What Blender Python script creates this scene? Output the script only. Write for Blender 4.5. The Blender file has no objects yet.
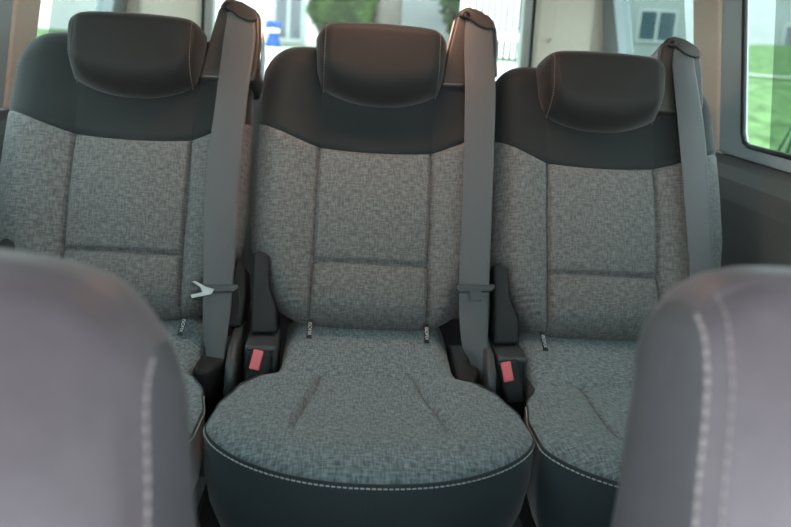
import bpy, bmesh, math, random
from mathutils import Vector, Matrix
random.seed(7)
C = bpy.context.scene.collection
sc = bpy.context.scene

# ---------------------------------------------------------------- materials
def newmat(name):
    m = bpy.data.materials.new(name); m.use_nodes = True
    nt = m.node_tree; b = nt.nodes['Principled BSDF']
    return m, nt, b

def plain(name, col, rough=.6, spec=.4, noise=0.0, nscale=200, bump=0.0, metal=0, sheen=0):
    m, nt, b = newmat(name)
    b.inputs['Base Color'].default_value = (*col, 1)
    b.inputs['Roughness'].default_value = rough
    b.inputs['Specular IOR Level'].default_value = spec
    b.inputs['Metallic'].default_value = metal
    if sheen:
        b.inputs['Sheen Weight'].default_value = sheen
        b.inputs['Sheen Roughness'].default_value = .4
    if noise or bump:
        tc = nt.nodes.new('ShaderNodeTexCoord')
        n = nt.nodes.new('ShaderNodeTexNoise'); n.inputs['Scale'].default_value = nscale
        n.inputs['Detail'].default_value = 3
        nt.links.new(tc.outputs['Object'], n.inputs['Vector'])
        if noise:
            r = nt.nodes.new('ShaderNodeValToRGB')
            r.color_ramp.elements[0].position = .3; r.color_ramp.elements[1].position = .7
            r.color_ramp.elements[0].color = (*[c*(1-noise) for c in col], 1)
            r.color_ramp.elements[1].color = (*[min(1, c*(1+noise)) for c in col], 1)
            nt.links.new(n.outputs['Fac'], r.inputs['Fac'])
            nt.links.new(r.outputs['Color'], b.inputs['Base Color'])
        if bump:
            bp = nt.nodes.new('ShaderNodeBump'); bp.inputs['Strength'].default_value = bump
            bp.inputs['Distance'].default_value = .002
            nt.links.new(n.outputs['Fac'], bp.inputs['Height'])
            nt.links.new(bp.outputs['Normal'], b.inputs['Normal'])
    return m

def woven(name, base, hi):
    """grey cloth of short crossing dashes, in metres of the UV map"""
    m, nt, b = newmat(name)
    N, L = nt.nodes, nt.links
    uv = N.new('ShaderNodeUVMap'); uv.uv_map = 'UVMap'
    def wave(axis, per):
        w = N.new('ShaderNodeTexWave'); w.wave_type = 'BANDS'; w.bands_direction = axis
        w.inputs['Scale'].default_value = 2*math.pi/20/per
        w.inputs['Distortion'].default_value = 0.6; w.inputs['Detail'].default_value = 1
        w.inputs['Detail Scale'].default_value = 40
        L.new(uv.outputs['UV'], w.inputs['Vector']); return w
    def cells(sx, sy, off):
        mp = N.new('ShaderNodeMapping'); mp.inputs['Scale'].default_value = (sx, sy, 1)
        mp.inputs['Location'].default_value = (off, off*1.7, 0)
        L.new(uv.outputs['UV'], mp.inputs['Vector'])
        f = N.new('ShaderNodeVectorMath'); f.operation = 'FLOOR'
        L.new(mp.outputs['Vector'], f.inputs[0])
        wn = N.new('ShaderNodeTexWhiteNoise'); wn.noise_dimensions = '2D'
        L.new(f.outputs['Vector'], wn.inputs['Vector']); return wn
    def math_(op, a, bb):
        x = N.new('ShaderNodeMath'); x.operation = op
        for i, q in enumerate((a, bb)):
            if isinstance(q, (int, float)): x.inputs[i].default_value = q
            else: L.new(q, x.inputs[i])
        return x.outputs[0]
    def slub(sx, sy, off):      # thin threads running one way, broken along their length
        mp = N.new('ShaderNodeMapping'); mp.inputs['Scale'].default_value = (sx, sy, 1)
        mp.inputs['Location'].default_value = (off, off*.7, 0)
        L.new(uv.outputs['UV'], mp.inputs['Vector'])
        n = N.new('ShaderNodeTexNoise'); n.noise_dimensions = '2D'; n.inputs['Scale'].default_value = 1
        n.inputs['Detail'].default_value = 1; n.inputs['Roughness'].default_value = .4
        L.new(mp.outputs['Vector'], n.inputs['Vector'])
        r = N.new('ShaderNodeMapRange'); r.inputs[1].default_value = .38; r.inputs[2].default_value = .66
        L.new(n.outputs['Fac'], r.inputs[0]); return r.outputs[0]
    wx, wy = wave('X', .0030), wave('Y', .0030)
    dots = math_('MULTIPLY', wx.outputs['Fac'], wy.outputs['Fac'])
    v = math_('MULTIPLY', math_('ADD', slub(75, 330, 3.1), slub(330, 75, 7.7)), .36)
    v = math_('ADD', v, math_('MULTIPLY', math_('MULTIPLY', dots, slub(60, 190, 11.3)), .45))
    nz = N.new('ShaderNodeTexNoise'); nz.inputs['Scale'].default_value = 26; nz.inputs['Detail'].default_value = 4
    L.new(uv.outputs['UV'], nz.inputs['Vector'])
    v = math_('ADD', v, math_('MULTIPLY', math_('SUBTRACT', nz.outputs['Fac'], .5), .12))
    r = N.new('ShaderNodeValToRGB')
    r.color_ramp.elements[0].color = (*base, 1); r.color_ramp.elements[1].color = (*hi, 1)
    r.color_ramp.elements[0].position = .0; r.color_ramp.elements[1].position = .95
    L.new(v, r.inputs['Fac']); L.new(r.outputs['Color'], b.inputs['Base Color'])
    bp = N.new('ShaderNodeBump'); bp.inputs['Strength'].default_value = .35; bp.inputs['Distance'].default_value = .0012
    L.new(v, bp.inputs['Height']); L.new(bp.outputs['Normal'], b.inputs['Normal'])
    b.inputs['Roughness'].default_value = .9; b.inputs['Specular IOR Level'].default_value = .2
    b.inputs['Sheen Weight'].default_value = .15
    return m

def webbing_mat():
    m, nt, b = newmat('belt_webbing')
    N, L = nt.nodes, nt.links
    uv = N.new('ShaderNodeUVMap'); uv.uv_map = 'UVMap'
    w = N.new('ShaderNodeTexWave'); w.bands_direction = 'X'; w.inputs['Scale'].default_value = 120
    w.inputs['Distortion'].default_value = .3
    L.new(uv.outputs['UV'], w.inputs['Vector'])
    r = N.new('ShaderNodeValToRGB')
    r.color_ramp.elements[0].color = (.060, .062, .065, 1); r.color_ramp.elements[1].color = (.085, .088, .091, 1)
    L.new(w.outputs['Fac'], r.inputs['Fac']); L.new(r.outputs['Color'], b.inputs['Base Color'])
    b.inputs['Roughness'].default_value = .55; b.inputs['Sheen Weight'].default_value = .3
    return m

def glass_mat(name, tint, fac=.06):
    m = bpy.data.materials.new(name); m.use_nodes = True
    nt = m.node_tree; nt.nodes.clear()
    o = nt.nodes.new('ShaderNodeOutputMaterial'); mx = nt.nodes.new('ShaderNodeMixShader')
    t = nt.nodes.new('ShaderNodeBsdfTransparent'); g = nt.nodes.new('ShaderNodeBsdfGlossy')
    t.inputs['Color'].default_value = (*tint, 1); g.inputs['Roughness'].default_value = .02
    mx.inputs[0].default_value = .006
    nt.links.new(t.outputs[0], mx.inputs[1]); nt.links.new(g.outputs[0], mx.inputs[2])
    nt.links.new(mx.outputs[0], o.inputs[0])
    return m

FABRIC = woven('woven_grey_cloth', (.086, .088, .085), (.200, .202, .196))
FABRIC_CUSHION = woven('woven_cushion_cloth', (.082, .099, .104), (.245, .300, .312))
BAND = plain('charcoal_knit', (.0155, .0180, .0182), .75, .3, .18, 900, .12, sheen=.25)
SKIRT = plain('dark_teal_skirt_cloth', (.030, .043, .048), .7, .3, .15, 700, .1, sheen=.2)
HEADM = plain('headrest_leatherette', (.0185, .0182, .0175), .65, .25, .15, 900, .1, sheen=.2)
PLASTIC = plain('black_plastic', (.018, .020, .021), .6, .3, .1, 400, .04)
PLASTIC_GREY = plain('charcoal_plastic', (.045, .052, .055), .4, .45, .1, 400, .04)
GUIDEM = plain('belt_guide_plastic', (.050, .043, .038), .38, .5, .1, 500, .04)
CHROME = plain('worn_steel', (.45, .46, .46), .3, .5, metal=.9)
RED = plain('red_release_button', (.72, .13, .15), .4, .5)
WHITE_THREAD = plain('pale_thread', (.42, .44, .42), .8, .2)
TAGM = plain('black_tag_cloth', (.012, .015, .016), .6, .3)
TAGTXT = plain('white_tag_print', (.6, .65, .65), .7, .2)
WEB = webbing_mat()
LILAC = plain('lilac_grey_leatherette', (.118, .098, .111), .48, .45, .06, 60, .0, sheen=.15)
LILAC_SIDE = plain('shaded_leatherette_side', (.098, .094, .102), .55, .4, .06, 60, .0)  # greyer, darker copy of the lilac; carries the shade of the seat sides
CREAM = plain('cream_trim', (.72, .69, .59), .6, .35, .05, 300, .02)
TAN = plain('tan_trim', (.72, .61, .52), .65, .3, .06, 300, .02)
GARNISH = plain('grey_window_garnish', (.36, .43, .45), .5, .4)
PANELM = plain('dark_side_panel', (.085, .092, .090), .6, .35, .12, 500, .06)
RUBBER = plain('black_rubber', (.01, .012, .012), .5, .4)
FLOORM = plain('dark_carpet', (.018, .018, .019), .95, .1, .3, 500, .2)
CEILM = plain('ceiling_cloth', (.45, .43, .40), .9, .1)
GLASS = glass_mat('clear_glass', (.95, .97, .96))
FILM = glass_mat('tinted_film', (.66, .695, .675))

# ---------------------------------------------------------------- helpers
def link(name, me, mat=None, parent=None, smooth=True):
    o = bpy.data.objects.new(name, me); C.objects.link(o)
    if mat is not None: me.materials.append(mat)
    if parent is not None: o.parent = parent
    if smooth:
        for p in me.polygons: p.use_smooth = True
    return o

def from_bm(name, bm, mat=None, parent=None, smooth=True, bevel=0, seg=2, autosmooth=None):
    bmesh.ops.recalc_face_normals(bm, faces=bm.faces[:])
    me = bpy.data.meshes.new(name); bm.to_mesh(me); bm.free()
    o = link(name, me, mat, parent, smooth)
    if bevel:
        b = o.modifiers.new('bevel', 'BEVEL'); b.width = bevel; b.segments = seg; b.limit_method = 'ANGLE'
        b.angle_limit = math.radians(35); b.harden_normals = False
    return o

def tag(o, label=None, cat=None, group=None, kind=None):
    if label: o['label'] = label
    if cat: o['category'] = cat
    if group: o['group'] = group
    if kind: o['kind'] = kind
    return o

def empty(name, loc=(0, 0, 0), rz=0):
    o = bpy.data.objects.new(name, None); C.objects.link(o)
    o.location = loc; o.rotation_euler = (0, 0, rz); o.empty_display_size = .05
    return o

def lerp_table(t, x):
    if x <= t[0][0]: return t[0][1]
    for (a, b), (c, d) in zip(t, t[1:]):
        if x <= c:
            k = (x-a)/(c-a); k = k*k*(3-2*k)*.5 + k*.5
            return b + (d-b)*k
    return t[-1][1]

def prism(bm, pts, axis, lo, hi):
    """polygon pts extruded between lo and hi along axis (0 x, 1 y, 2 z)"""
    def mk(p, h):
        v = list(p); v.insert(axis, h); return bm.verts.new(v)
    A = [mk(p, lo) for p in pts]; B = [mk(p, hi) for p in pts]
    n = len(pts)
    bm.faces.new(A); bm.faces.new(B[::-1])
    for i in range(n): bm.faces.new((A[i], B[i], B[(i+1) % n], A[(i+1) % n]))

def box(bm, x0, x1, y0, y1, z0, z1):
    prism(bm, [(x0, y0), (x1, y0), (x1, y1), (x0, y1)], 2, z0, z1)

def tube(bm, pts, r, n=8, cap=True):
    pts = [Vector(p) for p in pts]; rings = []
    for i, p in enumerate(pts):
        d = (pts[min(i+1, len(pts)-1)] - pts[max(i-1, 0)]).normalized()
        a = d.orthogonal().normalized() if i == 0 else (last - d*last.dot(d)).normalized()
        last = a; b = d.cross(a)
        rr = r[i] if isinstance(r, (list, tuple)) else r
        rings.append([bm.verts.new(p + (a*math.cos(2*math.pi*k/n) + b*math.sin(2*math.pi*k/n))*rr) for k in range(n)])
    for A, B in zip(rings, rings[1:]):
        for k in range(n): bm.faces.new((A[k], A[(k+1) % n], B[(k+1) % n], B[k]))
    if cap:
        bm.faces.new(rings[0][::-1]); bm.faces.new(rings[-1])

def grid_mesh(name, rows, uvs, mat, parent, closed_back=None):
    """rows: list of lists of points; uvs the same shape"""
    nr, nc = len(rows), len(rows[0])
    verts = [p for r in rows for p in r]
    faces = [(i*nc+j, i*nc+j+1, (i+1)*nc+j+1, (i+1)*nc+j) for i in range(nr-1) for j in range(nc-1)]
    me = bpy.data.meshes.new(name); me.from_pydata(verts, [], faces)
    if uvs:
        fl = [q for r in uvs for q in r]
        ul = me.uv_layers.new(name='UVMap')
        for lp in me.loops: ul.data[lp.index].uv = fl[lp.vertex_index]
    me.update()
    return link(name, me, mat, parent)

def copy_part(o, parent):
    c = o.copy(); C.objects.link(c); c.parent = parent
    return c
def copy_tree(o):
    r = o.copy(); C.objects.link(r)
    for ch in o.children:
        c = copy_part(ch, r)
        for g in ch.children: copy_part(g, c)
    return r

def dashes(path, dash, gap, r, bm, lift=(0, 0, 0)):
    """stitch dashes along a polyline"""
    path = [Vector(p) + Vector(lift) for p in path]
    seglen = [(b-a).length for a, b in zip(path, path[1:])]
    tot = sum(seglen)
    def at(s):
        for (a, b), l in zip(zip(path, path[1:]), seglen):
            if s <= l: return a + (b-a)*(s/l if l else 0)
            s -= l
        return path[-1].copy()
    s = 0
    while s + dash < tot:
        tube(bm, [at(s), at(s+dash*.5), at(s+dash)], r, 5)
        s += dash + gap

q01 = lambda x: math.sqrt(max(0., 1-(1-min(max(x, 0.), 1.))**2))
gs = lambda x, w: math.exp(-(x/w)**2)
def sm(x, a, b):
    t = min(max((x-a)/(b-a), 0), 1); return t*t*(3-2*t)

# ---------------------------------------------------------------- rear seat
REC = .3996
A0, VC, VK = .1085, .161, .380
WT = [(.03, .164), (.06, .170), (.10, .187), (.14, .206), (.19, .224), (.25, .2285), (.33, .228), (.43, .225), (.50, .222), (.56, .219), (.61, .214)]
Wb = lambda v: lerp_table(WT, v)
Tb = lambda s: .600 - .050*abs(s)**11 - .006*s*s
Bb = lambda s: .036 + .035*abs(s)**5
def bnd(u):
    a = abs(u)
    if a < A0: return .3745 + .007*(a/A0)**2
    k = (a-A0)/(.224-A0)
    return .3815 + .050*(k**1.05) - .004*math.sin(math.pi*k)
def depth_b(u, v, s):
    w = Wb(v); ds = w-abs(u); tp = Tb(s)-v; bt = v-Bb(s)
    d = .055*q01(ds/.055)*q01(tp/.06)*q01(bt/.05)
    b = bnd(u); a = abs(u)
    low = 1-sm(v, b-.03, b+.06)
    if a > A0: d += .016*math.sin(math.pi*min(1, (a-A0)/(w-A0)))*(.35+.65*low)
    else:
        d += .007*(1-(a/A0)**2)*low
        if v < VC: d += .011*math.sin(math.pi*max(0, (v-.03)/(VC-.03)))
        else: d += .006*math.sin(math.pi*min(1, (v-VC)/(VK-VC)))
        d -= .013*gs(v-VC, .0042)*sm(A0-a, -.002, .006)
    if .05 < v < b-.001: d -= .010*gs(a-A0, .0032)*sm(v, .05, .09)
    d -= .006*gs(v-b, .0036)
    if a > A0 and v < .15:      # puckers low on the side bolsters
        d += .0018*math.sin(v*520+a*60)*sm(.15-v, 0, .04)*sm(a, A0+.01, A0+.03)*sm(v, .05, .07)
    d -= .010*gs(u, .16)*sm(v, .40, .47)*sm(tp, .0, .08)
    return d
def cols():
    out = []
    nS, nO, nI = 3, 32, 50
    for k in range(nS): out.append((-2, 1-k/nS))
    for k in range(nO): out.append((-1-(1-k/nO)**1.3, 0))
    for k in range(nI): out.append((math.sin(math.pi/2*(-1+2*k/nI)), 0))
    for k in range(nO+1): out.append((1+(k/nO)**1.3, 0))
    for k in range(nS): out.append((2, (k+1)/nS))
    return out
SIDE = .07
def side(u):
    a = abs(u)
    if a <= A0: return u
    return math.copysign(A0 + (a-A0)*(1.065 if u < 0 else .965), u)
def u_of(c, v):
    w = Wb(v)
    if abs(c) <= 1: return c*A0
    k = abs(c)-1; k = math.sin(k*math.pi/2)**1.0 * .6 + k*.4
    return math.copysign(A0 + (w-A0)*k, c)
def back_patch(band):
    rows, uvs = [], []
    ts = []
    if not band:
        for k in range(4): ts.append((0, 1-k/4))
        for k in range(121):
            x = k/120; ts.append((x*.85 + .15*x*x*(3-2*x), 0))
    else:
        for k in range(45):
            x = k/44; ts.append((1-(1-x)**1.35, 0))
        for k in range(3): ts.append((1, (k+1)/3))
    for t, te in ts:
        r, q = [], []
        for c, ce in cols():
            v = .3
            for _ in range(4):
                u = u_of(c, v); s = u/Wb(v)
                b = bnd(u)
                v = (Bb(s) + (b-Bb(s))*t) if not band else (b + (Tb(s)-b)*t)
            e = max(ce, te)
            d = depth_b(u, v, s) if e == 0 else -SIDE*e
            k = 1-.05*e
            r.append((side(u)*k, -d, v if te == 0 else (v+.004*te if not band else v-.006*te)))
            q.append((u - math.copysign(ce*SIDE, u)*-1, v + (te*SIDE if band else -te*SIDE)))
        rows.append(r); uvs.append(q)
    return rows, uvs

OFF = .055
def rot_back(o, rec):
    o.rotation_euler = (-rec, 0, 0); o.location = (0, OFF*math.cos(rec), -OFF*math.sin(rec))

def solid_pillow(name, w_of, v0f, v1f, d_front, d_back, mat, parent, nu=36, nv=30):
    """closed cushion: front grid + back grid joined at the rim"""
    bm = bmesh.new()
    F, Bk = [], []
    for i in range(nv+1):
        t = i/nv; t = .5-.5*math.cos(math.pi*t)
        fr, br = [], []
        for j in range(nu+1):
            s = -math.cos(math.pi*j/nu)
            v = v0f(s) + (v1f(s)-v0f(s))*t
            u = s*w_of(v)
            rim = i in (0, nv) or j in (0, nu)
            f = bm.verts.new((u, -d_front(u, v, s, t), v))
            fr.append(f)
            br.append(f if rim else bm.verts.new((u, -d_back(u, v, s, t), v)))
        F.append(fr); Bk.append(br)
    for i in range(nv):
        for j in range(nu):
            bm.faces.new((F[i][j], F[i][j+1], F[i+1][j+1], F[i+1][j]))
            f = (Bk[i][j], Bk[i+1][j], Bk[i+1][j+1], Bk[i][j+1])
            if len(set(f)) >= 3 and set(f) != {F[i][j], F[i][j+1], F[i+1][j+1], F[i+1][j]}:
                try: bm.faces.new(f)
                except ValueError: pass
    return from_bm(name, bm, mat, parent)

def make_rear_seat():
    root = empty('rear_seat')
    # backrest cloth, charcoal upper panel, plastic back shell
    r, q = back_patch(False); ob = grid_mesh('backrest', r, q, FABRIC, root); rot_back(ob, REC)
    r2, q2 = back_patch(True); up = grid_mesh('upper_panel', r2, q2, BAND, root); rot_back(up, REC)
    up['label'] = 'charcoal upper panel of the backrest'
    bm = bmesh.new()
    loop = []
    for row in r[3:]: loop.append((row[0][0], row[0][2]))
    for row in r2[1:-2]: loop.append((row[0][0], row[0][2]))
    for p in r2[-1][2:-2]: loop.append((p[0], p[2]))
    for row in reversed(r2[1:-2]): loop.append((row[-1][0], row[-1][2]))
    for row in reversed(r[3:]): loop.append((row[-1][0], row[-1][2]))
    prism(bm, [(x*.985, .3+(z-.3)*.985) for x, z in loop], 1, .050, .085)
    sh = from_bm('back_shell', bm, PLASTIC, root, smooth=False); rot_back(sh, REC)
    # headrest
    hw = lambda v: lerp_table([(.44, .098), (.47, .113), (.52, .124), (.57, .128), (.64, .122)], v)
    v0 = lambda s: .4465 + .030*abs(s)**2.6
    v1 = lambda s: .604 - .006*abs(s)**2 - .022*abs(s)**10
    def df(u, v, s, t):
        w = hw(v); e = q01((w-abs(u))/.028)*q01((v-v0(s))/.05)*q01((v1(s)-v)/.032)
        d = .058 + .066*e
        d -= .004*gs(abs(u)-.106, .004)*sm(e, .5, .9)
        return d
    def dbk(u, v, s, t):
        w = hw(v); e = q01((w-abs(u))/.03)*q01((v-v0(s))/.05)*q01((v1(s)-v)/.03)
        return .058 - .035*e
    hd = solid_pillow('headrest', hw, v0, v1, df, dbk, HEADM, root, 44, 40); rot_back(hd, REC)
    hd['label'] = 'dark padded headrest'
    for sg in (-1, 1):
        bm = bmesh.new()
        path = []
        for k in range(28):
            v = .468 + (.585-.468)*k/27; u = sg*.1085
            path.append((u, -df(u, v, u/hw(v), 0)-.0006, v))
        dashes(path, .004, .002, .0008, bm)
        from_bm('stitching', bm, plain('dark_thread', (.16, .16, .15), .8, .2) if 'dark_thread' not in bpy.data.materials else bpy.data.materials['dark_thread'], hd)
    bm = bmesh.new()
    bm.free()
    for u in (-.05, .05):
        bm = bmesh.new(); tube(bm, [(u, -.04, .56), (u, -.012, .59), (u, .012, .60), (u, .02, .55)], .006, 8)
        hp = from_bm('headrest_post', bm, CHROME, root); rot_back(hp, REC)
    # belt guide on the shoulder
    bm = bmesh.new()
    prof = [(.120, .515), (.127, .560), (.146, .655), (.156, .675), (.168, .681), (.192, .676), (.218, .662), (.227, .645), (.231, .60), (.230, .545), (.224, .515)]
    prism(bm, prof, 1, -.066, .045)
    bg = from_bm('belt_guide', bm, GUIDEM, root, bevel=.007, seg=4); rot_back(bg, REC)
    bg['label'] = 'brown-black plastic belt guide'
    bm = bmesh.new()   # the brow above the slot, level with the front face
    prism(bm, [(.153, .657), (.152, .661), (.160, .6725), (.170, .676), (.191, .671), (.214, .658), (.222, .647), (.2225, .639), (.218, .634), (.205, .634), (.189, .640), (.178, .649), (.168, .654)], 1, -.0748, -.060)
    from_bm('guide_brow', bm, GUIDEM, bg, bevel=.004, seg=3)
    bm = bmesh.new()   # slot mouth
    ring = [(.1655+.0075*math.cos(2*math.pi*k/14), .6585+.0075*math.sin(2*math.pi*k/14)) for k in range(14)]
    prism(bm, ring, 1, -.0768, -.070)
    from_bm('slot_end', bm, RUBBER, bg)
    bm = bmesh.new()
    tube(bm, [(.1655, -.0755, .655), (.176, -.0765, .649), (.189, -.0765, .639), (.205, -.0765, .633), (.219, -.0765, .6335)], .0022, 8)
    from_bm('slot_lip', bm, RUBBER, bg)
    bm = bmesh.new()
    P = [(.2315, .545), (.2325, .60), (.2285, .643), (.220, .660)]
    tube(bm, [(u, -.052, v) for u, v in P], .0022, 8)
    from_bm('edge_trim', bm, CHROME, bg)
    bm = bmesh.new()
    P = [(.1205, .53), (.127, .56), (.146, .653), (.153, .668)]
    tube(bm, [(u-.001, -.050, v) for u, v in P], .0018, 8)
    from_bm('edge_trim', bm, CHROME, bg)
    # cushion
    WC = [(-.62, .2395), (-.35, .2395), (-.27, .232), (-.20, .212), (-.14, .178), (-.105, .158), (-.06, .153), (.10, .156)]
    wc = lambda y: lerp_table(WC, y)
    Ff = lambda s: -.457 + .122*(1-max(0, 1-abs(s)**2.4)**.55)
    Rr = .115
    seamz = lambda s: -.014 + .018*abs(s)**2
    def zc(u, y, s):
        w = wc(y); a = abs(u)
        ds = w-a; df_ = y-Ff(s)
        top = .016*sm(-y, .16, .40) + .026*sm(y, -.12, .10)
        pw = .082 + .030*sm(-y, .10, .34)
        dish = .010*(1-sm(a, pw-.035, pw+.035))*sm(-y, .07, .14)*(1-sm(-y, .30, .42))
        z = top - dish
        z += .004*gs(a-(pw+.060), .045)*sm(-y, .10, .16)
        z -= .008*gs(a-pw, .0040)*sm(-y, .10, .125)*(1-sm(-y, .33, .37))
        z -= .004*gs(y+.115, .006)*(1-sm(a, .13, .15))
        sx = seamz(s)
        e = q01(ds/.055)*q01(df_/.075)
        fr = sm(-y, .08, .16)
        base = sx*fr + (-.02)*(1-fr)
        return base + (z-base)*e
    rows, uvs = [], []
    cs = [math.sin(math.pi/2*(-1+2*j/120)) for j in range(121)]
    NR = 120
    for i in range(NR+1):
        t = i/NR; t = 1-(1-t)**1.25
        rr, qq = [], []
        for s in cs:
            y = Rr + (Ff(s)-Rr)*t
            u = s*wc(y)
            rr.append((u, y, zc(u, y, s))); qq.append((u, y))
        rows.append(rr); uvs.append(qq)
    cu = grid_mesh('seat_cushion', [r_[::-1] for r_ in rows], [r_[::-1] for r_ in uvs], FABRIC_CUSHION, root)
    # seam loop, skirt, stitching
    loop = [rr[0] for rr in rows[:-1]] + rows[-1] + [rr[-1] for rr in reversed(rows[:-1])]
    sk_rows = []
    for k, (dz, ins) in enumerate([(-.0, .001), (-.004, -.001), (-.015, -.002), (-.06, -.002), (-.11, .006), (-.16, .024), (-.20, .045)]):
        ring = []
        for (x, y, z) in loop:
            L = math.hypot(x, y+.25) or 1
            ring.append((x - x/L*ins, y - (y+.25)/L*ins, z+dz if k < 3 else (z*(1-k/6) + (-.0)*k/6)+dz))
        sk_rows.append(ring)
    sk = grid_mesh('cushion_skirt', sk_rows, None, SKIRT, root)
    sk['label'] = 'dark smooth skirt around the cushion'
    bm = bmesh.new()
    n = len(loop); path = [Vector(q)+Vector((0, 0, -.0005)) for q in sk_rows[1] if q[1] < -.20]
    path = [p + Vector((p.x, p.y+.25, 0)).normalized()*.0012 for p in path]
    dashes(path, .0055, .0022, .0011, bm)
    from_bm('stitching', bm, WHITE_THREAD, sk)
    bm = bmesh.new()     # seam welt
    tube(bm, [Vector(p)+Vector((0, 0, .0005)) for p in loop if p[1] < -.13], .0013, 6)
    from_bm('welt', bm, plain('welt', (.04, .05, .052), .7, .3), cu)
    # frame and feet under the cushion
    bm = bmesh.new()
    box(bm, -.15, .15, -.36, .10, -.22, -.12)
    from_bm('seat_frame', bm, PLASTIC, root, smooth=False, bevel=.01)
    for sx in (-1, 1):
        bm = bmesh.new()
        prism(bm, [(-.30, -.20), (-.24, -.20), (.02, -.40), (-.10, -.40)] if sx < 0 else [(-.30, -.20), (-.24, -.20), (.02, -.40), (-.10, -.40)], 0, sx*.13-.012, sx*.13+.012)
        box(bm, sx*.13-.012, sx*.13+.012, -.12, .16, -.40, -.37)
        from_bm('leg', bm, PLASTIC, root, smooth=False)
    # child seat anchor tags
    for u in (-.108, .110):
        bm = bmesh.new()
        prism(bm, [(u-.0048, -.0035), (u+.0048, -.0035), (u+.0048, .0370), (u-.0048, .0370)], 1, -.0015, .0)
        tg = from_bm('isofix_tag', bm, TAGM, root, smooth=False)
        tg.location = (0, -.004, .0205); tg.rotation_euler = (math.radians(-50), 0, 0)
        tg['label'] = 'black cloth tag with white lettering'
        cv = bpy.data.curves.new('lettering', 'FONT'); cv.body = 'ISOFIX'; cv.size = .0092; cv.extrude = .0001
        cv.align_x = 'CENTER'; cv.align_y = 'CENTER'
        tmp = bpy.data.objects.new('tmp', cv); C.objects.link(tmp)
        bpy.context.view_layer.update()
        me = bpy.data.meshes.new_from_object(tmp.evaluated_get(bpy.context.evaluated_depsgraph_get()))
        bpy.data.objects.remove(tmp)
        # reads from the top of the tag down
        me.transform(Matrix.Translation((u, -.0019, .0165)) @ Matrix.Rotation(math.radians(90), 4, 'X') @ Matrix.Rotation(math.radians(-90), 4, 'Z'))
        link('lettering', me, TAGTXT, tg, smooth=False)
    # hinge cover on the left, with buckle
    bm = bmesh.new()
    prism(bm, [(-.219, .168), (-.208, .174), (-.190, .166), (-.186, .105), (-.171, .070), (-.168, .022), (-.216, .020)], 1, -.070, .03)
    hc = from_bm('hinge_cover', bm, PLASTIC, root, bevel=.006, seg=3); rot_back(hc, REC)
    bm = bmesh.new()
    box(bm, -.220, -.163, -.055, .05, -.20, .018)
    hb = from_bm('hinge_bracket', bm, PLASTIC_GREY, root, smooth=False, bevel=.006)
    bm = bmesh.new()
    tube(bm, [(-.205, -.058, .012), (-.170, -.058, .010), (-.170, -.058, -.012)], .0015, 6)
    from_bm('edge_line', bm, RUBBER, hb)
    bm = bmesh.new()
    prism(bm, [(-.089, -.060), (-.068, -.066), (-.040, .006), (-.066, .0165)], 0, -.213, -.176)
    bk = from_bm('buckle', bm, PLASTIC, root, smooth=False, bevel=.005)
    bm = bmesh.new()
    prism(bm, [(-.0845, -.016), (-.078, -.018), (-.064, .014), (-.070, .017)], 0, -.209, -.191)
    rb = from_bm('release_button', bm, RED, bk, smooth=False, bevel=.002)
    rb['label'] = 'red release button'
    # belt anchor cover and reclining hinge on the right
    bm = bmesh.new()
    prism(bm, [(-.10, -.12), (-.11, -.05), (-.09, .0), (-.05, .022), (.03, .03), (.08, .02), (.08, -.12)], 0, .212, .230)
    ac = from_bm('anchor_cover', bm, PLASTIC_GREY, root, bevel=.007, seg=3)
    bm = bmesh.new()
    prism(bm, [(.200, .030), (.226, .030), (.231, .09), (.226, .14), (.210, .16), (.205, .12), (.203, .08)], 1, -.062, .03)
    rh = from_bm('recliner_cover', bm, PLASTIC, root, bevel=.005, seg=3); rot_back(rh, REC)
    bm = bmesh.new()
    tube(bm, [(.219, -.063, .045), (.222, -.063, .075), (.218, -.063, .10)], .0014, 6)
    from_bm('edge_line', bm, PLASTIC_GREY, rh)
    bm = bmesh.new()
    prism(bm, [(.160, .075), (.160, -.10), (.185, -.11), (.205, -.06), (.205, .075)], 2, -.14, -.012)
    sp = from_bm('side_trim', bm, PLASTIC, root, smooth=False, bevel=.006)
    return root

seat_C = make_rear_seat()
tag(seat_C, 'middle one of the three grey cloth rear seats, fully visible', 'car seat', 'rear seats')
seat_L = copy_tree(seat_C); seat_R = copy_tree(seat_C)
def setup(seat, x, yaw, drec, cush_dx, hx=0, hv=0, gx=0, gv=0, tilt=.2, cyaw=0):
    seat.location = (x, 0, 0); seat.rotation_euler = (0, 0, yaw)
    for ch in seat.children:
        rc = REC+drec
        if abs(ch.rotation_euler.x + REC) < 1e-4: rot_back(ch, rc)
        elif cush_dx and ch.name.split('.')[0] in ('seat_cushion', 'cushion_skirt', 'isofix_tag', 'seat_frame'):
            pv = Vector((0, .03, 0)); Rz = Matrix.Rotation(cyaw, 4, 'Z')      # the cushion turns a little on its frame
            ch.matrix_basis = Matrix.Translation(pv + Vector((cush_dx, 0, 0))) @ Rz @ Matrix.Translation(-pv) @ ch.matrix_basis
        if ch.name.startswith('buckle'):
            pv = Vector((-.196, -.065, -.02)); ch.rotation_euler = (0, tilt, 0)
            ch.location = pv - Matrix.Rotation(tilt, 3, 'Y') @ pv
        if ch.name.startswith('headrest'): ch.location += Vector((hx, math.sin(rc)*hv, math.cos(rc)*hv))
        if ch.name.startswith('belt_guide'): ch.location += Vector((gx, math.sin(rc)*gv, math.cos(rc)*gv))
def stretch(seat, sgn, k):
    for ch in seat.children:
        if ch.name.split('.')[0] in ('backrest', 'upper_panel', 'back_shell'):
            ch.data = ch.data.copy()
            for v in ch.data.vertices:
                if v.co.x*sgn > A0: v.co.x = sgn*(A0 + (abs(v.co.x)-A0)*k)
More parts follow.
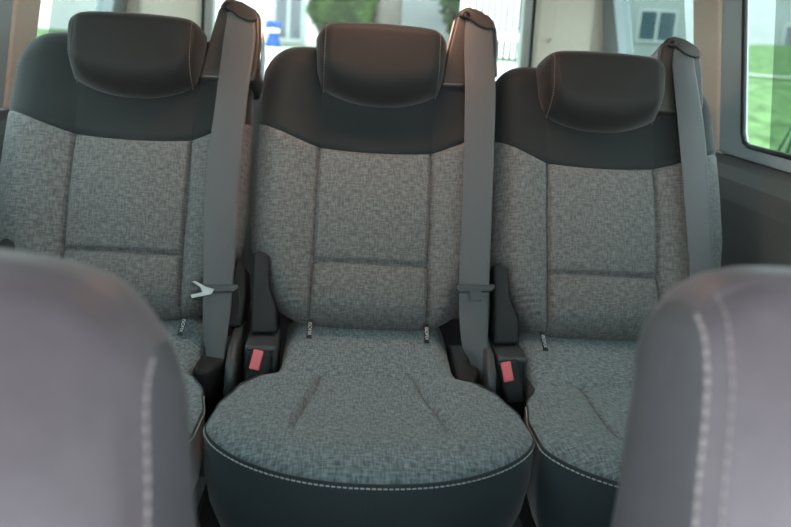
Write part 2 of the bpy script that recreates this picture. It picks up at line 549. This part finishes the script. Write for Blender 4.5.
stretch(seat_L, -1, 1.16); stretch(seat_L, 1, .95); stretch(seat_R, 1, 1.36); stretch(seat_R, -1, .90)
setup(seat_C, 0, 0, 0, 0, .003, .021)
setup(seat_L, -.4602, -.0042, .0101, .016, -.004, .011, -.004, -.014, .2, -.12)
setup(seat_R, .4528, .0206, .0428, -.018, -.003, .004, -.017, -.018, -.22, .11)
tag(seat_L, 'grey cloth rear seat by the left wall, its cushion half hidden by the front seat')
tag(seat_R, 'grey cloth rear seat beside the dark right side panel')

# ---------------------------------------------------------------- seat belts
def make_belt(path, seat_x, yaw, rec, tongue_v, silver, label):
    """path: list of (u_centre, width, d, v, twist) in the backrest frame, top to bottom"""
    M = Matrix.Translation((seat_x, 0, 0)) @ Matrix.Rotation(yaw, 4, 'Z') @ Matrix.Translation((0, OFF*math.cos(rec), -OFF*math.sin(rec))) @ Matrix.Rotation(-rec, 4, 'X')
    # smooth resample
    pts = []
    n = len(path)
    def cr(p0, p1, p2, p3, t): return .5*((2*p1)+(-p0+p2)*t+(2*p0-5*p1+4*p2-p3)*t*t+(-p0+3*p1-3*p2+p3)*t**3)
    for i in range(n-1):
        P = [path[max(i-1, 0)], path[i], path[i+1], path[min(i+2, n-1)]]
        for k in range(10):
            pts.append([cr(P[0][j], P[1][j], P[2][j], P[3][j], k/10) for j in range(5)])
    pts.append(list(path[-1]))
    front, back, uv = [], [], []
    acc = 0; lastv = None
    th = .0016; m = 10
    for (u, w, d, v, tw) in pts:
        if lastv is not None: acc += math.hypot(v-lastv[0], d-lastv[1])
        lastv = (v, d)
        row, uvr = [], []
        ring = [(-1+2*k/m, 1) for k in range(m+1)] + [(1-2*k/m, -1) for k in range(m+1)]
        ring.append(ring[0])
        for (s, f) in ring:
            x = s*w/2*math.cos(tw); y = s*w/2*math.sin(tw)
            curl = .0018*(1-s*s)
            row.append(M @ Vector((u+x, -d-y-f*th/2-curl, v))); uvr.append(((s*.5+.5)*w, acc))
        front.append(row); uv.append(uvr)
    root = empty('seat_belt', M @ Vector((path[-1][0], -path[-1][2], path[-1][3])))
    root.rotation_euler = (0, 0, 0)
    bpy.context.view_layer.update()
    o = grid_mesh('webbing', front, uv, WEB, None)
    o.parent = root; o.matrix_parent_inverse = root.matrix_world.inverted()
    # tongue
    i = min(range(len(pts)), key=lambda k: abs(pts[k][3]-tongue_v))
    u, w, d, v, tw = pts[i]
    bm = bmesh.new()
    prism(bm, [(u-.036, .000), (u-.030, -.007), (u+.030, -.003), (u+.038, .004), (u+.036, .012), (u+.022, .010), (u-.022, .008), (u-.033, .008)], 1, -.006, .005)
    for vv in bm.verts: vv.co = M @ (vv.co + Vector((0, -d-.004, v)))
    tg = from_bm('tongue_holder', bm, PLASTIC_GREY, root, smooth=False, bevel=.0025)
    tg.matrix_parent_inverse = root.matrix_world.inverted()
    bm = bmesh.new()
    if silver:
        P = [(u-.046, .012), (u-.040, .014), (u-.020, .004), (u-.004, .000), (u-.010, -.010), (u-.026, -.014), (u-.044, -.018), (u-.046, -.012), (u-.026, -.006), (u-.030, .002)]
        prism(bm, P, 1, -.0105, -.0075)
    else:
        P = [(u-.010, -.004), (u+.012, -.002), (u+.013, -.020), (u-.007, -.022)]
        prism(bm, P, 1, -.0100, -.0070)
    for vv in bm.verts: vv.co = M @ (vv.co + Vector((0, -d, v)))
    tn = from_bm('tongue', bm, CHROME if silver else PLASTIC_GREY, root, smooth=False, bevel=.0008)
    tn.matrix_parent_inverse = root.matrix_world.inverted()
    if silver: tn['label'] = 'silver metal tongue'
    tag(root, label, 'seat belt', 'rear seat belts')
    return root
W_ = .052
make_belt([(.192, .050, .0685, .652, 0), (.191, .054, .0722, .630, 0), (.1912, .057, .0765, .60, 0), (.193, .058, .082, .55, 0), (.195, .059, .090, .482, 0), (.1945, .056, .092, .305, 0),
           (.1925, .056, .090, .116, 0), (.1965, .048, .088, .02, .1), (.204, .034, .086, -.012, .4), (.212, .022, .080, -.05, .7)],
          0, 0, REC, .116, False, 'dark belt hanging down the right shoulder of the middle rear seat')
make_belt([(.185, .050, .0685, .640, 0), (.188, .054, .0722, .618, 0), (.189, .060, .0765, .59, 0), (.188, .060, .082, .54, 0), (.184, .058, .090, .453, 0), (.179, .061, .092, .298, 0),
           (.184, .053, .090, .094, 0), (.185, .045, .088, .022, .1), (.188, .034, .086, -.03, .3), (.193, .024, .080, -.075, .5)],
          -.4602, -.0042, REC+.0101, .094, True, 'dark belt with a silver tongue on the left rear seat')
make_belt([(.175, .044, .0685, .636, 0), (.170, .044, .0722, .615, 0), (.168, .047, .0765, .585, 0), (.1695, .050, .083, .53, 0), (.1735, .053, .092, .412, 0), (.181, .047, .092, .172, 0),
           (.184, .046, .090, .05, 0), (.188, .040, .086, .0, .3), (.195, .03, .080, -.055, .6)],
          .4528, .0206, REC+.0428, .02, False, 'pale grey belt over the rear seat next to the right side panel')

# ---------------------------------------------------------------- front seats
def make_front_seat(drop):
    root = empty('front_seat')
    rec = .33
    WT2 = [(.0, .285), (.30, .285), (.40, .275), (.48, .262), (.56, .252), (.64, .246)]
    wf = lambda v: lerp_table(WT2, v)
    Tf = lambda s: .625 - drop[0]*abs(s)**drop[1] - .045*(1-math.sqrt(max(0, 1-max(0, (abs(s)-.80)/.20)**2.2)))
    def df(u, v, s):
        w = wf(v); ds = w-abs(u); tp = Tf(s)-v
        d = .075*(.6*q01(ds/.016)+.4*q01(ds/drop[2]))*(.45*q01(tp/.03)+.55*q01(tp/.15))
        d += .012*gs(abs(u)-(w-.085), .05)*sm(tp, .0, .15)
        d -= .012*gs(u, .12)*sm(tp, .02, .2)
        d += drop[4]*q01(ds/.16)*q01(tp/.19)
        # welt ridge along the seam
        e = min(ds, tp*1.2)
        d += .0025*gs(e-.008, .003)
        d -= .0018*gs(e-.014, .003)
        return d
    rows, rows_side = [], []
    nS = 5
    ss = [math.sin(math.pi/2*(-1+2*j/90)) for j in range(91)]
    for i in range(90):
        t = i/89; t = 1-(1-t)**1.8
        r = []
        v = .05
        for s, e in [(-1, 1-k/nS) for k in range(nS)] + [(s, 0) for s in ss] + [(1, (k+1)/nS) for k in range(nS)]:
            v = .05 + (Tf(s)-.05)*t
            u = s*wf(v)
            if e: r.append((u*(1-.10*e*e), .10*e, v-.01*e*e*t))
            else: r.append((u, -df(u, v, s), v))
        rows.append(r)
    for k in range(4):
        e = (k+1)/4
        r = []
        for (x, y, z) in rows[89]:
            r.append((x*(1-.10*e*e), max(y, .10*e), z - .010*e*e))
        rows.append(r)
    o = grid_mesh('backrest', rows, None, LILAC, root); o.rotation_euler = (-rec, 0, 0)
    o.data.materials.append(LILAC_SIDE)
    for p in o.data.polygons:      # side bolsters outside the stitched seam, their shade put into the colour
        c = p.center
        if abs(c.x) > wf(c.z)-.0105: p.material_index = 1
    # rear cloth/plastic back panel
    loop = [(r[0][0], r[0][2]) for r in rows[:90]] + [(p[0], p[2]) for p in rows[-1][4:-4]] + [(r[-1][0], r[-1][2]) for r in reversed(rows[:90])]
    bm = bmesh.new(); prism(bm, [(x*.99, z*.995) for x, z in loop], 1, .085, .11)
    b = from_bm('back_panel', bm, PLASTIC, root, smooth=False); b.rotation_euler = (-rec, 0, 0)
    thread = plain('lilac_thread', (.34, .30, .30), .8, .2) if 'lilac_thread' not in bpy.data.materials else bpy.data.materials['lilac_thread']
    for inset, rr in drop[3]:
        for sg in (-1, 1):
            bm = bmesh.new(); path = []
            for k in range(160):
                v = .10 + (.62-.10)*k/159
                u = sg*(wf(v)-inset); s = u/wf(v)
                if v > Tf(s)-.003: break
                path.append((u, -df(u, v, s)-.0008, v))
            dashes(path, .0065, .0022, rr, bm)
            from_bm('stitching', bm, thread, o)
    # cushion below the frame
    bm = bmesh.new()
    prism(bm, [(-.50, -.02), (-.50, .06), (-.46, .10), (-.05, .06), (.10, .06), (.10, -.02)], 0, -.255, .255)
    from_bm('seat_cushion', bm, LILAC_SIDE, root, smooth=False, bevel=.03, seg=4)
    bm = bmesh.new(); box(bm, -.22, .22, -.40, .05, -.245, -.02)
    from_bm('seat_base', bm, PLASTIC, root, smooth=False, bevel=.02)
    return root
fs = make_front_seat((.012, 12, .06, ((.009, .0013), (.0185, .0006)), .012)); fs.location = (.400, -1.118, -.166)
tag(fs, 'lilac-grey front seat in the right corner with two pale stitch lines', 'car seat', 'front seats')
fl = make_front_seat((.046, 6.5, .13, ((.009, .0012),), .055)); fl.location = (-.405, -1.118, -.178)
tag(fl, 'lilac-grey front seat in the left corner, nearer the camera than the rear seats', 'car seat', 'front seats')

# ---------------------------------------------------------------- car shell
XW = .825
def xin(z): return XW - .07*max(0, z-.36)/.4
def shell_piece(bm, poly, sg, t0, t1):
    """polygon of (y,z) given the wall's lean; t0..t1 offset outwards from the inner face"""
    A = [bm.verts.new((sg*(xin(z)+t0), y, z)) for y, z in poly]
    B = [bm.verts.new((sg*(xin(z)+t1), y, z)) for y, z in poly]
    n = len(poly)
    bm.faces.new(A); bm.faces.new(B[::-1])
    for i in range(n): bm.faces.new((A[i], B[i], B[(i+1) % n], A[(i+1) % n]))
def S(o): o['kind'] = 'structure'; return o
ZT = .84
for sg, nm in ((1, 'right'), (-1, 'left')):
    bm = bmesh.new()
    prof = [(XW+.07, -.42), (XW+.07, .350), (XW+.01, .356), (XW-.008, .352), (XW-.026, .338), (XW-.040, .312), (XW-.046, .27), (XW-.046, .06), (XW-.055, .03), (XW-.08, .01), (XW-.09, -.02), (XW-.085, -.05), (XW-.085, -.42)]
    prism(bm, [(sg*x, z) for x, z in prof], 1, -2.6, 1.40)
    w = S(from_bm('wall_'+nm, bm, PANELM, None, smooth=False, bevel=.006, seg=2))
    # header above the windows
    bm = bmesh.new(); shell_piece(bm, [(-2.0, ZT-.03), (1.40, ZT-.03), (1.40, ZT+.06), (-2.0, ZT+.06)], sg, -.02, .06)
    S(from_bm('trim_1' if sg > 0 else 'trim_2', bm, CREAM, None, smooth=False))
    # tan pillar between door window and quarter window
    bm = bmesh.new(); shell_piece(bm, [(.45, .355), (.585, .355), (.587, .50), (.587, ZT), (.43, ZT), (.44, .62)], sg, -.012, .004)
    S(from_bm('trim_3' if sg > 0 else 'trim_4', bm, TAN, None, smooth=False, bevel=.012, seg=3))
    # grey garnish round the door window
    bm = bmesh.new(); shell_piece(bm, [(.30, .355), (.455, .355), (.445, .60), (.435, ZT), (.335, ZT), (.338, .69), (.342, .42), (.335, .395), (.31, .384)], sg, -.006, .011)
    S(from_bm('trim_5' if sg > 0 else 'trim_6', bm, GARNISH, None, smooth=False, bevel=.008, seg=3))
    bm = bmesh.new(); shell_piece(bm, [(-1.2, .355), (.44, .355), (.345, .386), (.30, .384), (-1.2, .384)], sg, -.006, .011)
    S(from_bm('trim_7' if sg > 0 else 'trim_8', bm, GARNISH, None, smooth=False, bevel=.004))
    # door window: rubber seal, pane, film
    win = empty('window_1' if sg > 0 else 'window_2'); S(win)
    bm = bmesh.new()
    P = [(-1.2, .386), (.305, .386), (.328, .392), (.337, .412), (.333, .68), (.330, ZT-.03)]
    tube(bm, [(sg*(xin(z)-.004), y, z) for y, z in P], .006, 8)
    from_bm('seal', bm, RUBBER, win)
    bm = bmesh.new(); shell_piece(bm, [(-1.2, .37), (.345, .37), (.345, ZT-.02), (-1.2, ZT-.02)], sg, .012, .016)
    from_bm('pane', bm, GLASS, win, smooth=False)
    bm = bmesh.new(); shell_piece(bm, [(-1.2, .37), (.268, .37), (.243, ZT-.02), (-1.2, ZT-.02)], sg, .0205, .0215)
    from_bm('sun_film', bm, FILM, win, smooth=False)
    # quarter window
    win = empty('window_3' if sg > 0 else 'window_4'); S(win)
    bm = bmesh.new(); shell_piece(bm, [(.56, .38), (1.32, .38), (1.30, ZT-.02), (.56, ZT-.02)], sg, .020, .024)
    from_bm('pane', bm, GLASS, win, smooth=False)
    bm = bmesh.new(); shell_piece(bm, [(.705 if sg > 0 else .775, .38), (1.32, .38), (1.30, ZT-.02), (.745 if sg > 0 else .765, ZT-.02)], sg, .0285, .0295)
    from_bm('sun_film', bm, FILM, win, smooth=False)
    bm = bmesh.new(); shell_piece(bm, [(1.14, .355), (1.40, .355), (1.40, ZT), (1.24, ZT)], sg, -.004, .05)
    S(from_bm('trim_9' if sg > 0 else 'trim_10', bm, GARNISH, None, smooth=False, bevel=.006))
    bm = bmesh.new(); shell_piece(bm, [(.56, .355), (1.3, .355), (1.3, .40), (.56, .40)], sg, -.006, .015)
    S(from_bm('trim_11' if sg > 0 else 'trim_12', bm, GARNISH, None, smooth=False, bevel=.004))
    # cream rear corner pillar
    bm = bmesh.new()
    prism(bm, [(sg*.540, 1.30), (sg*.60, 1.29), (sg*.68, 1.285), (sg*.722, 1.285), (sg*.738, 1.31), (sg*.84, 1.37), (sg*.84, 1.42), (sg*.540, 1.42)], 2, -.38, ZT+.04)
    p = S(from_bm('trim_13' if sg > 0 else 'trim_14', bm, CREAM, None, smooth=False, bevel=.012, seg=3))
    if sg > 0:
        bm = bmesh.new(); prism(bm, [(.583, .588), (.592, .588), (.5885, .603)], 1, 1.275, 1.292)
        from_bm('coat_hook', bm, CREAM, p, smooth=False)
    bm = bmesh.new(); tube(bm, [(sg*.536, 1.305, -.2), (sg*.536, 1.305, .45), (sg*.524, 1.305, ZT)], .0055, 8)
    S(from_bm('trim_15' if sg > 0 else 'trim_16', bm, RUBBER, None))
    bm = bmesh.new()
    prism(bm, [(sg*.512, .36), (sg*.56, .36), (sg*.55, ZT+.02), (sg*.500, ZT+.02)], 1, 1.34, 1.40)
    S(from_bm('trim_17' if sg > 0 else 'trim_18', bm, plain('pale_hatch_trim', (.55, .60, .58), .5, .4) if 'pale_hatch_trim' not in bpy.data.materials else bpy.data.materials['pale_hatch_trim'], None, smooth=False, bevel=.006))
bm = bmesh.new(); box(bm, -.85, .85, 1.36, 1.46, -.42, .40)
S(from_bm('wall_rear', bm, PANELM, None, smooth=False, bevel=.01))
win = empty('window_5'); S(win)
bm = bmesh.new(); box(bm, -.53, .53, 1.405, 1.41, .39, ZT+.02)
from_bm('pane', bm, GLASS, win, smooth=False)
bm = bmesh.new(); box(bm, -.85, .85, 1.30, 1.46, ZT, ZT+.08)
S(from_bm('trim_19', bm, CREAM, None, smooth=False))
bm = bmesh.new(); box(bm, -.95, .95, -2.8, 1.46, -.46, -.40)
S(from_bm('floor', bm, FLOORM, None, smooth=False))
bm = bmesh.new(); box(bm, -.82, .82, -2.1, 1.46, ZT+.06, ZT+.10)
S(from_bm('ceiling', bm, CEILM, None, smooth=False))
bm = bmesh.new(); box(bm, -.95, .95, -2.9, -2.6, -.46, .30)
S(from_bm('wall_front', bm, PANELM, None, smooth=False, bevel=.02))

# ---------------------------------------------------------------- outside
GRASSM = plain('lawn', (.085, .145, .055), .9, .1, .35, 6, .3)
PAVE = plain('pale_concrete', (.55, .53, .50), .9, .1, .08, 3)
ROADM = plain('road', (.40, .40, .39), .9, .1, .1, 5)
LEAF = plain('leaf_green', (.040, .085, .016), .8, .2, .55, 5)
BARK = plain('bark', (.15, .135, .12), .9, .1, .2, 12, .3)
FENCEM = plain('white_fence_paint', (.80, .80, .78), .6, .3)
HOUSEM = plain('pale_render', (.24, .27, .26), .9, .1, .05, 4)
def ground_z(x, y):
    d = max(abs(x)-1.6, 0); e = max(y-2.2, 0)
    a = 1.95*sm(d, .8, 9.0) if abs(x) > 1.6 else 0
    b = 1.22*sm(e, .8, 6.0)
    return -.78 + max(a, b)
rows = []
xs = [-30, -20, -14] + [-11+.5*k for k in range(45)] + [14, 20, 30]
ys = [-14, -8, -4] + [-2+.5*k for k in range(37)] + [20, 28, 40]
rows = [[(x, y, ground_z(x, y)) for x in xs] for y in ys]
g = grid_mesh('ground', rows, None, GRASSM, None); S(g)
def strip(name, fn, mat, lift=.02, n=40):
    rows = []
    for k in range(n+1):
        a, b = fn(k/n)
        rows.append([(a[0]+(b[0]-a[0])*j/8, a[1]+(b[1]-a[1])*j/8, ground_z(a[0]+(b[0]-a[0])*j/8, a[1]+(b[1]-a[1])*j/8)+lift) for j in range(9)])
    return grid_mesh(name, rows, None, mat, None)
S(strip('road', lambda t: ((-2.3, -13+20.9*t), (2.6, -13+20.9*t)), ROADM))
S(strip('path', lambda t: ((5.5, -6+25*t), (6.2, -6+25*t)), PAVE, .03))

# slatted fence behind the car
fx0, fx1, fy = 1.25, 2.75, 8.4
root = empty('garden_fence', ((fx0+fx1)/2, fy, ground_z(2, fy)))
tag(root, 'white slatted fence seen through the rear window behind the middle belt', 'fence')
zb = ground_z(2, fy)
bm = bmesh.new()
x = fx0
while x < fx1:
    box(bm, x, x+.038, fy, fy+.03, zb+.04, zb+1.8); x += .074
o = from_bm('slats', bm, FENCEM, None, smooth=False); o.name = 'slat_panel'
o.parent = root; o.location = -root.location
for zr in (zb+.25, zb+1.5):
    bm = bmesh.new(); box(bm, fx0, fx1, fy+.03, fy+.07, zr, zr+.08)
    o = from_bm('rail', bm, FENCEM, root, smooth=False); o.location = -root.location
for px in (fx0-.05, fx1):
    bm = bmesh.new(); box(bm, px, px+.09, fy-.02, fy+.07, zb-.05, zb+1.9)
    o = from_bm('post', bm, FENCEM, root, smooth=False); o.location = -root.location

def leaf_cloud(bm, c, r, n, size):
    for _ in range(n):
        d = Vector((random.gauss(0, 1), random.gauss(0, 1), random.gauss(0, 1))).normalized()*random.random()**.4
        p = Vector(c) + Vector((d.x*r[0], d.y*r[1], d.z*r[2]))
        a = Vector((random.uniform(-1, 1), random.uniform(-1, 1), random.uniform(-1, 1))).normalized()
        b = a.orthogonal().normalized(); s = size*random.uniform(.6, 1.3)
        q = [p-a*s, p+b*s*.45, p+a*s, p-b*s*.45]
        bm.faces.new([bm.verts.new(v) for v in q])
def tree(x, y, tr, h, crowns, label, n=1500, leaf=.11, lean=0):
    z = ground_z(x, y)
    root = empty('tree', (x, y, z)); tag(root, label, 'tree')
    bm = bmesh.new(); tube(bm, [(0, 0, -.05), (lean*.3, 0, h*.35), (lean, 0, h)], [tr*1.15, tr, tr*.75], 12)
    o = from_bm('trunk', bm, BARK, root)
    bm = bmesh.new()
    for c, r in crowns: leaf_cloud(bm, c, r, n//len(crowns), leaf)
    o = from_bm('crown', bm, LEAF, root, smooth=False); o['kind'] = 'stuff'
    return root
tree(.44, 10.2, .17, 3.4, [((-.62, .1, .62), (.50, .4, .55)), ((-.35, .2, 1.2), (.45, .4, .35)), ((.80, .3, 1.15), (.50, .3, .36)), ((0, .3, 2.7), (1.0, .8, .9))], 'pale trunked leafy tree behind the rear window above the middle headrest', 15000, .085)
root = empty('bush', (1.5, 11.4, ground_z(1.5, 11.4))); tag(root, 'green bush growing behind the white slatted fence', 'bush')
bm = bmesh.new(); leaf_cloud(bm, (.9, .4, .9), (1.1, .5, 1.0), 4500, .10)
o = from_bm('foliage', bm, LEAF, root, smooth=False); o['kind'] = 'stuff'
bm = bmesh.new(); tube(bm, [(.9, .4, -.1), (.9, .4, .9)], .06); from_bm('stem', bm, BARK, root)

WFRAME = plain('window_frame_paint', (.34, .37, .36), .6, .3)
# pale building behind the left half of the rear window
def house(name, loc, rz, w, d, h, wins, label, mat, roofh=1.0):
    root = empty(name, loc, rz); tag(root, label, 'house')
    bm = bmesh.new(); box(bm, -w/2, w/2, 0, d, -.6, h); from_bm('house_wall', bm, mat, root, smooth=False)
    bm = bmesh.new(); prism(bm, [(-.3, h), (d+.3, h), (d/2, h+roofh)], 0, -w/2-.3, w/2+.3)
    from_bm('roof', bm, plain(name+'_roof', (.30, .30, .29), .9, .1), root, smooth=False)
    for (x0, x1, z0, z1) in wins:
        bm = bmesh.new()
        for a in ((x0-.06, x1+.06, z0-.06, z0), (x0-.06, x1+.06, z1, z1+.06), (x0-.06, x0, z0, z1), (x1, x1+.06, z0, z1), ((x0+x1)/2-.03, (x0+x1)/2+.03, z0, z1)):
            box(bm, a[0], a[1], -.05, .0, a[2], a[3])
        f = from_bm('window', bm, WFRAME, root, smooth=False)
        bm = bmesh.new(); box(bm, x0, x1, -.025, -.01, z0, z1)
        from_bm('pane', bm, plain('dark_pane', (.03, .06, .075), .2, .5) if 'dark_pane' not in bpy.data.materials else bpy.data.materials['dark_pane'], f, smooth=False)
    return root
house('house', (-3.05, 12.5, .44), 0, 5.0, 4, 3.2, [(1.75, 2.15, .1, .9)], 'white house beyond the road, seen past the left belt', plain('white_render', (.62, .61, .61), .9, .1))
house('house', (9.5, 19, 1.05), math.radians(-25), 10.0, 4, 3.4, [(-2.35, -1.5, .05, .75), (1.1, 2.6, -.1, .55)], 'pale green house with low dark windows behind the right rear seat', HOUSEM)
house('house', (-8.5, 6.8, .4), math.radians(52), 7.0, 4, 3.4, [], 'grey-green house seen through the left quarter window', plain('green_render', (.10, .16, .135), .9, .1, .3, 2))
house('shed', (2.4, 13.0, .44), 0, 4.0, 3, 2.6, [], 'pale grey shed far behind the white slatted fence', plain('shed_render', (.26, .28, .27), .9, .1, .15, 3))

# little blue and white figure on the road edge
gx, gy = -.91, 7.8
root = empty('garden_ornament', (gx, gy, ground_z(gx, gy)+.02))
tag(root, 'small blue and white ornament outside, between the left belt and the middle headrest', 'ornament')
BLUE = plain('blue_paint', (.006, .05, .22), .5, .4); WHP = plain('white_paint', (.8, .8, .78), .6, .3)
def lathe(bm, prof, n=16, off=(0, 0, 0)):
    rings = [[bm.verts.new((off[0]+r*math.cos(2*math.pi*k/n), off[1]+r*math.sin(2*math.pi*k/n), off[2]+z)) for k in range(n)] for r, z in prof]
    for A, B in zip(rings, rings[1:]):
        for k in range(n): bm.faces.new((A[k], A[(k+1) % n], B[(k+1) % n], B[k]))
    bm.faces.new(rings[0][::-1]); bm.faces.new(rings[-1])
bm = bmesh.new(); box(bm, -.09, .09, -.09, .09, -.05, .0); from_bm('plinth', bm, WHP, root, smooth=False)
bm = bmesh.new(); lathe(bm, [(.088, .0), (.08, .03), (.072, .07), (.055, .11), (.048, .15)]); from_bm('base', bm, BLUE, root)
bm = bmesh.new(); lathe(bm, [(.048, .15), (.070, .16), (.072, .18), (.055, .195)]); from_bm('band', bm, WHP, root)
for sx in (-1, 1):
    bm = bmesh.new(); bmesh.ops.create_uvsphere(bm, u_segments=14, v_segments=10, radius=.046, matrix=Matrix.Translation((sx*.040, 0, .235)) @ Matrix.Diagonal((1, .9, 1.15, 1)))
    from_bm('lobe', bm, BLUE, root)

# thin dark stems outside the right window
sx, sy = 2.3, 2.98
root = empty('bare_shrub', (sx, sy, ground_z(sx, sy))); tag(root, 'thin dark bare stems outside the right window', 'shrub')
for k, (dx, dy, h, b) in enumerate([(.0, .0, 1.38, .16), (.03, -.04, 1.25, .24), (-.05, .03, 1.12, .12)]):
    bm = bmesh.new()
    tube(bm, [(dx, dy, -.03), (dx+b*.2, dy-b*.1, h*.4), (dx+b*.6, dy-b*.3, h*.75), (dx+b*1.3, dy-b*.6, h)], [.013, .012, .009, .004], 6)
    from_bm('stem', bm, plain('dark_stem', (.03, .05, .035), .8, .2) if 'dark_stem' not in bpy.data.materials else bpy.data.materials['dark_stem'], root)

# ---------------------------------------------------------------- light
w = bpy.data.worlds.new('sky'); sc.world = w; w.use_nodes = True
nt = w.node_tree; bg = nt.nodes['Background']
tc = nt.nodes.new('ShaderNodeTexCoord'); sep = nt.nodes.new('ShaderNodeSeparateXYZ')
rp = nt.nodes.new('ShaderNodeValToRGB')
rp.color_ramp.elements[0].position = .0; rp.color_ramp.elements[0].color = (.95, .98, 1.0, 1)
rp.color_ramp.elements[1].position = .8; rp.color_ramp.elements[1].color = (.66, .86, .98, 1)
nt.links.new(tc.outputs['Generated'], sep.inputs[0]); nt.links.new(sep.outputs['Z'], rp.inputs['Fac'])
nt.links.new(rp.outputs['Color'], bg.inputs['Color'])
dp = nt.nodes.new('ShaderNodeVectorMath'); dp.operation = 'DOT_PRODUCT'   # sun behind thin cloud, front left
nt.links.new(tc.outputs['Generated'], dp.inputs[0]); dp.inputs[1].default_value = (-.40, -.75, .20)
ma = nt.nodes.new('ShaderNodeMath'); ma.operation = 'MULTIPLY_ADD'; ma.inputs[1].default_value = .65; ma.inputs[2].default_value = 1.0
nt.links.new(dp.outputs['Value'], ma.inputs[0]); nt.links.new(ma.outputs[0], bg.inputs['Strength'])

def area(name, loc, rot, sx, sy, energy, col=(1, 1, 1), portal=False):
    l = bpy.data.lights.new(name, 'AREA'); l.shape = 'RECTANGLE'; l.size = sx; l.size_y = sy; l.energy = energy; l.color = col
    o = bpy.data.objects.new(name, l); C.objects.link(o); o.location = loc; o.rotation_euler = rot
    if portal: l.cycles.is_portal = True
    return o

# added warm fill under the roof, no fixture; reddens belt tops and headrests
area('warm_fill', (0, .10, ZT+.05), (0, 0, 0), .25, .10, .45, (1, .56, .38))

sc.view_settings.view_transform = 'Standard'; sc.view_settings.look = 'None'
sc.view_settings.gamma = 1; sc.view_settings.exposure = 2.55
sc.cycles.use_denoising = True
sc.cycles.max_bounces = 8; sc.cycles.diffuse_bounces = 5; sc.cycles.transparent_max_bounces = 12
sc.cycles.sample_clamp_indirect = 6

# ---------------------------------------------------------------- camera
cam = bpy.data.cameras.new('camera'); co = bpy.data.objects.new('camera', cam); C.objects.link(co)
p, y, r = .2638, -.0705, .0672
cp, sp_ = math.cos(p), math.sin(p)
F = Vector((-math.sin(y)*cp, math.cos(y)*cp, -sp_)); R = Vector((math.cos(y), math.sin(y), 0)); U = R.cross(F)
R2 = R*math.cos(r) + U*math.sin(r); U2 = U*math.cos(r) - R*math.sin(r)
mat = Matrix((R2, U2, -F)).transposed().to_4x4(); mat.translation = (-.057, -1.4091, .5488)
co.matrix_world = mat
cam.sensor_width = 36; cam.lens = 807.2/791*36; cam.clip_start = .02
cam.dof.use_dof = True; cam.dof.focus_distance = 1.35; cam.dof.aperture_fstop = (807.2/791*36/1000)/.0085
sc.camera = co
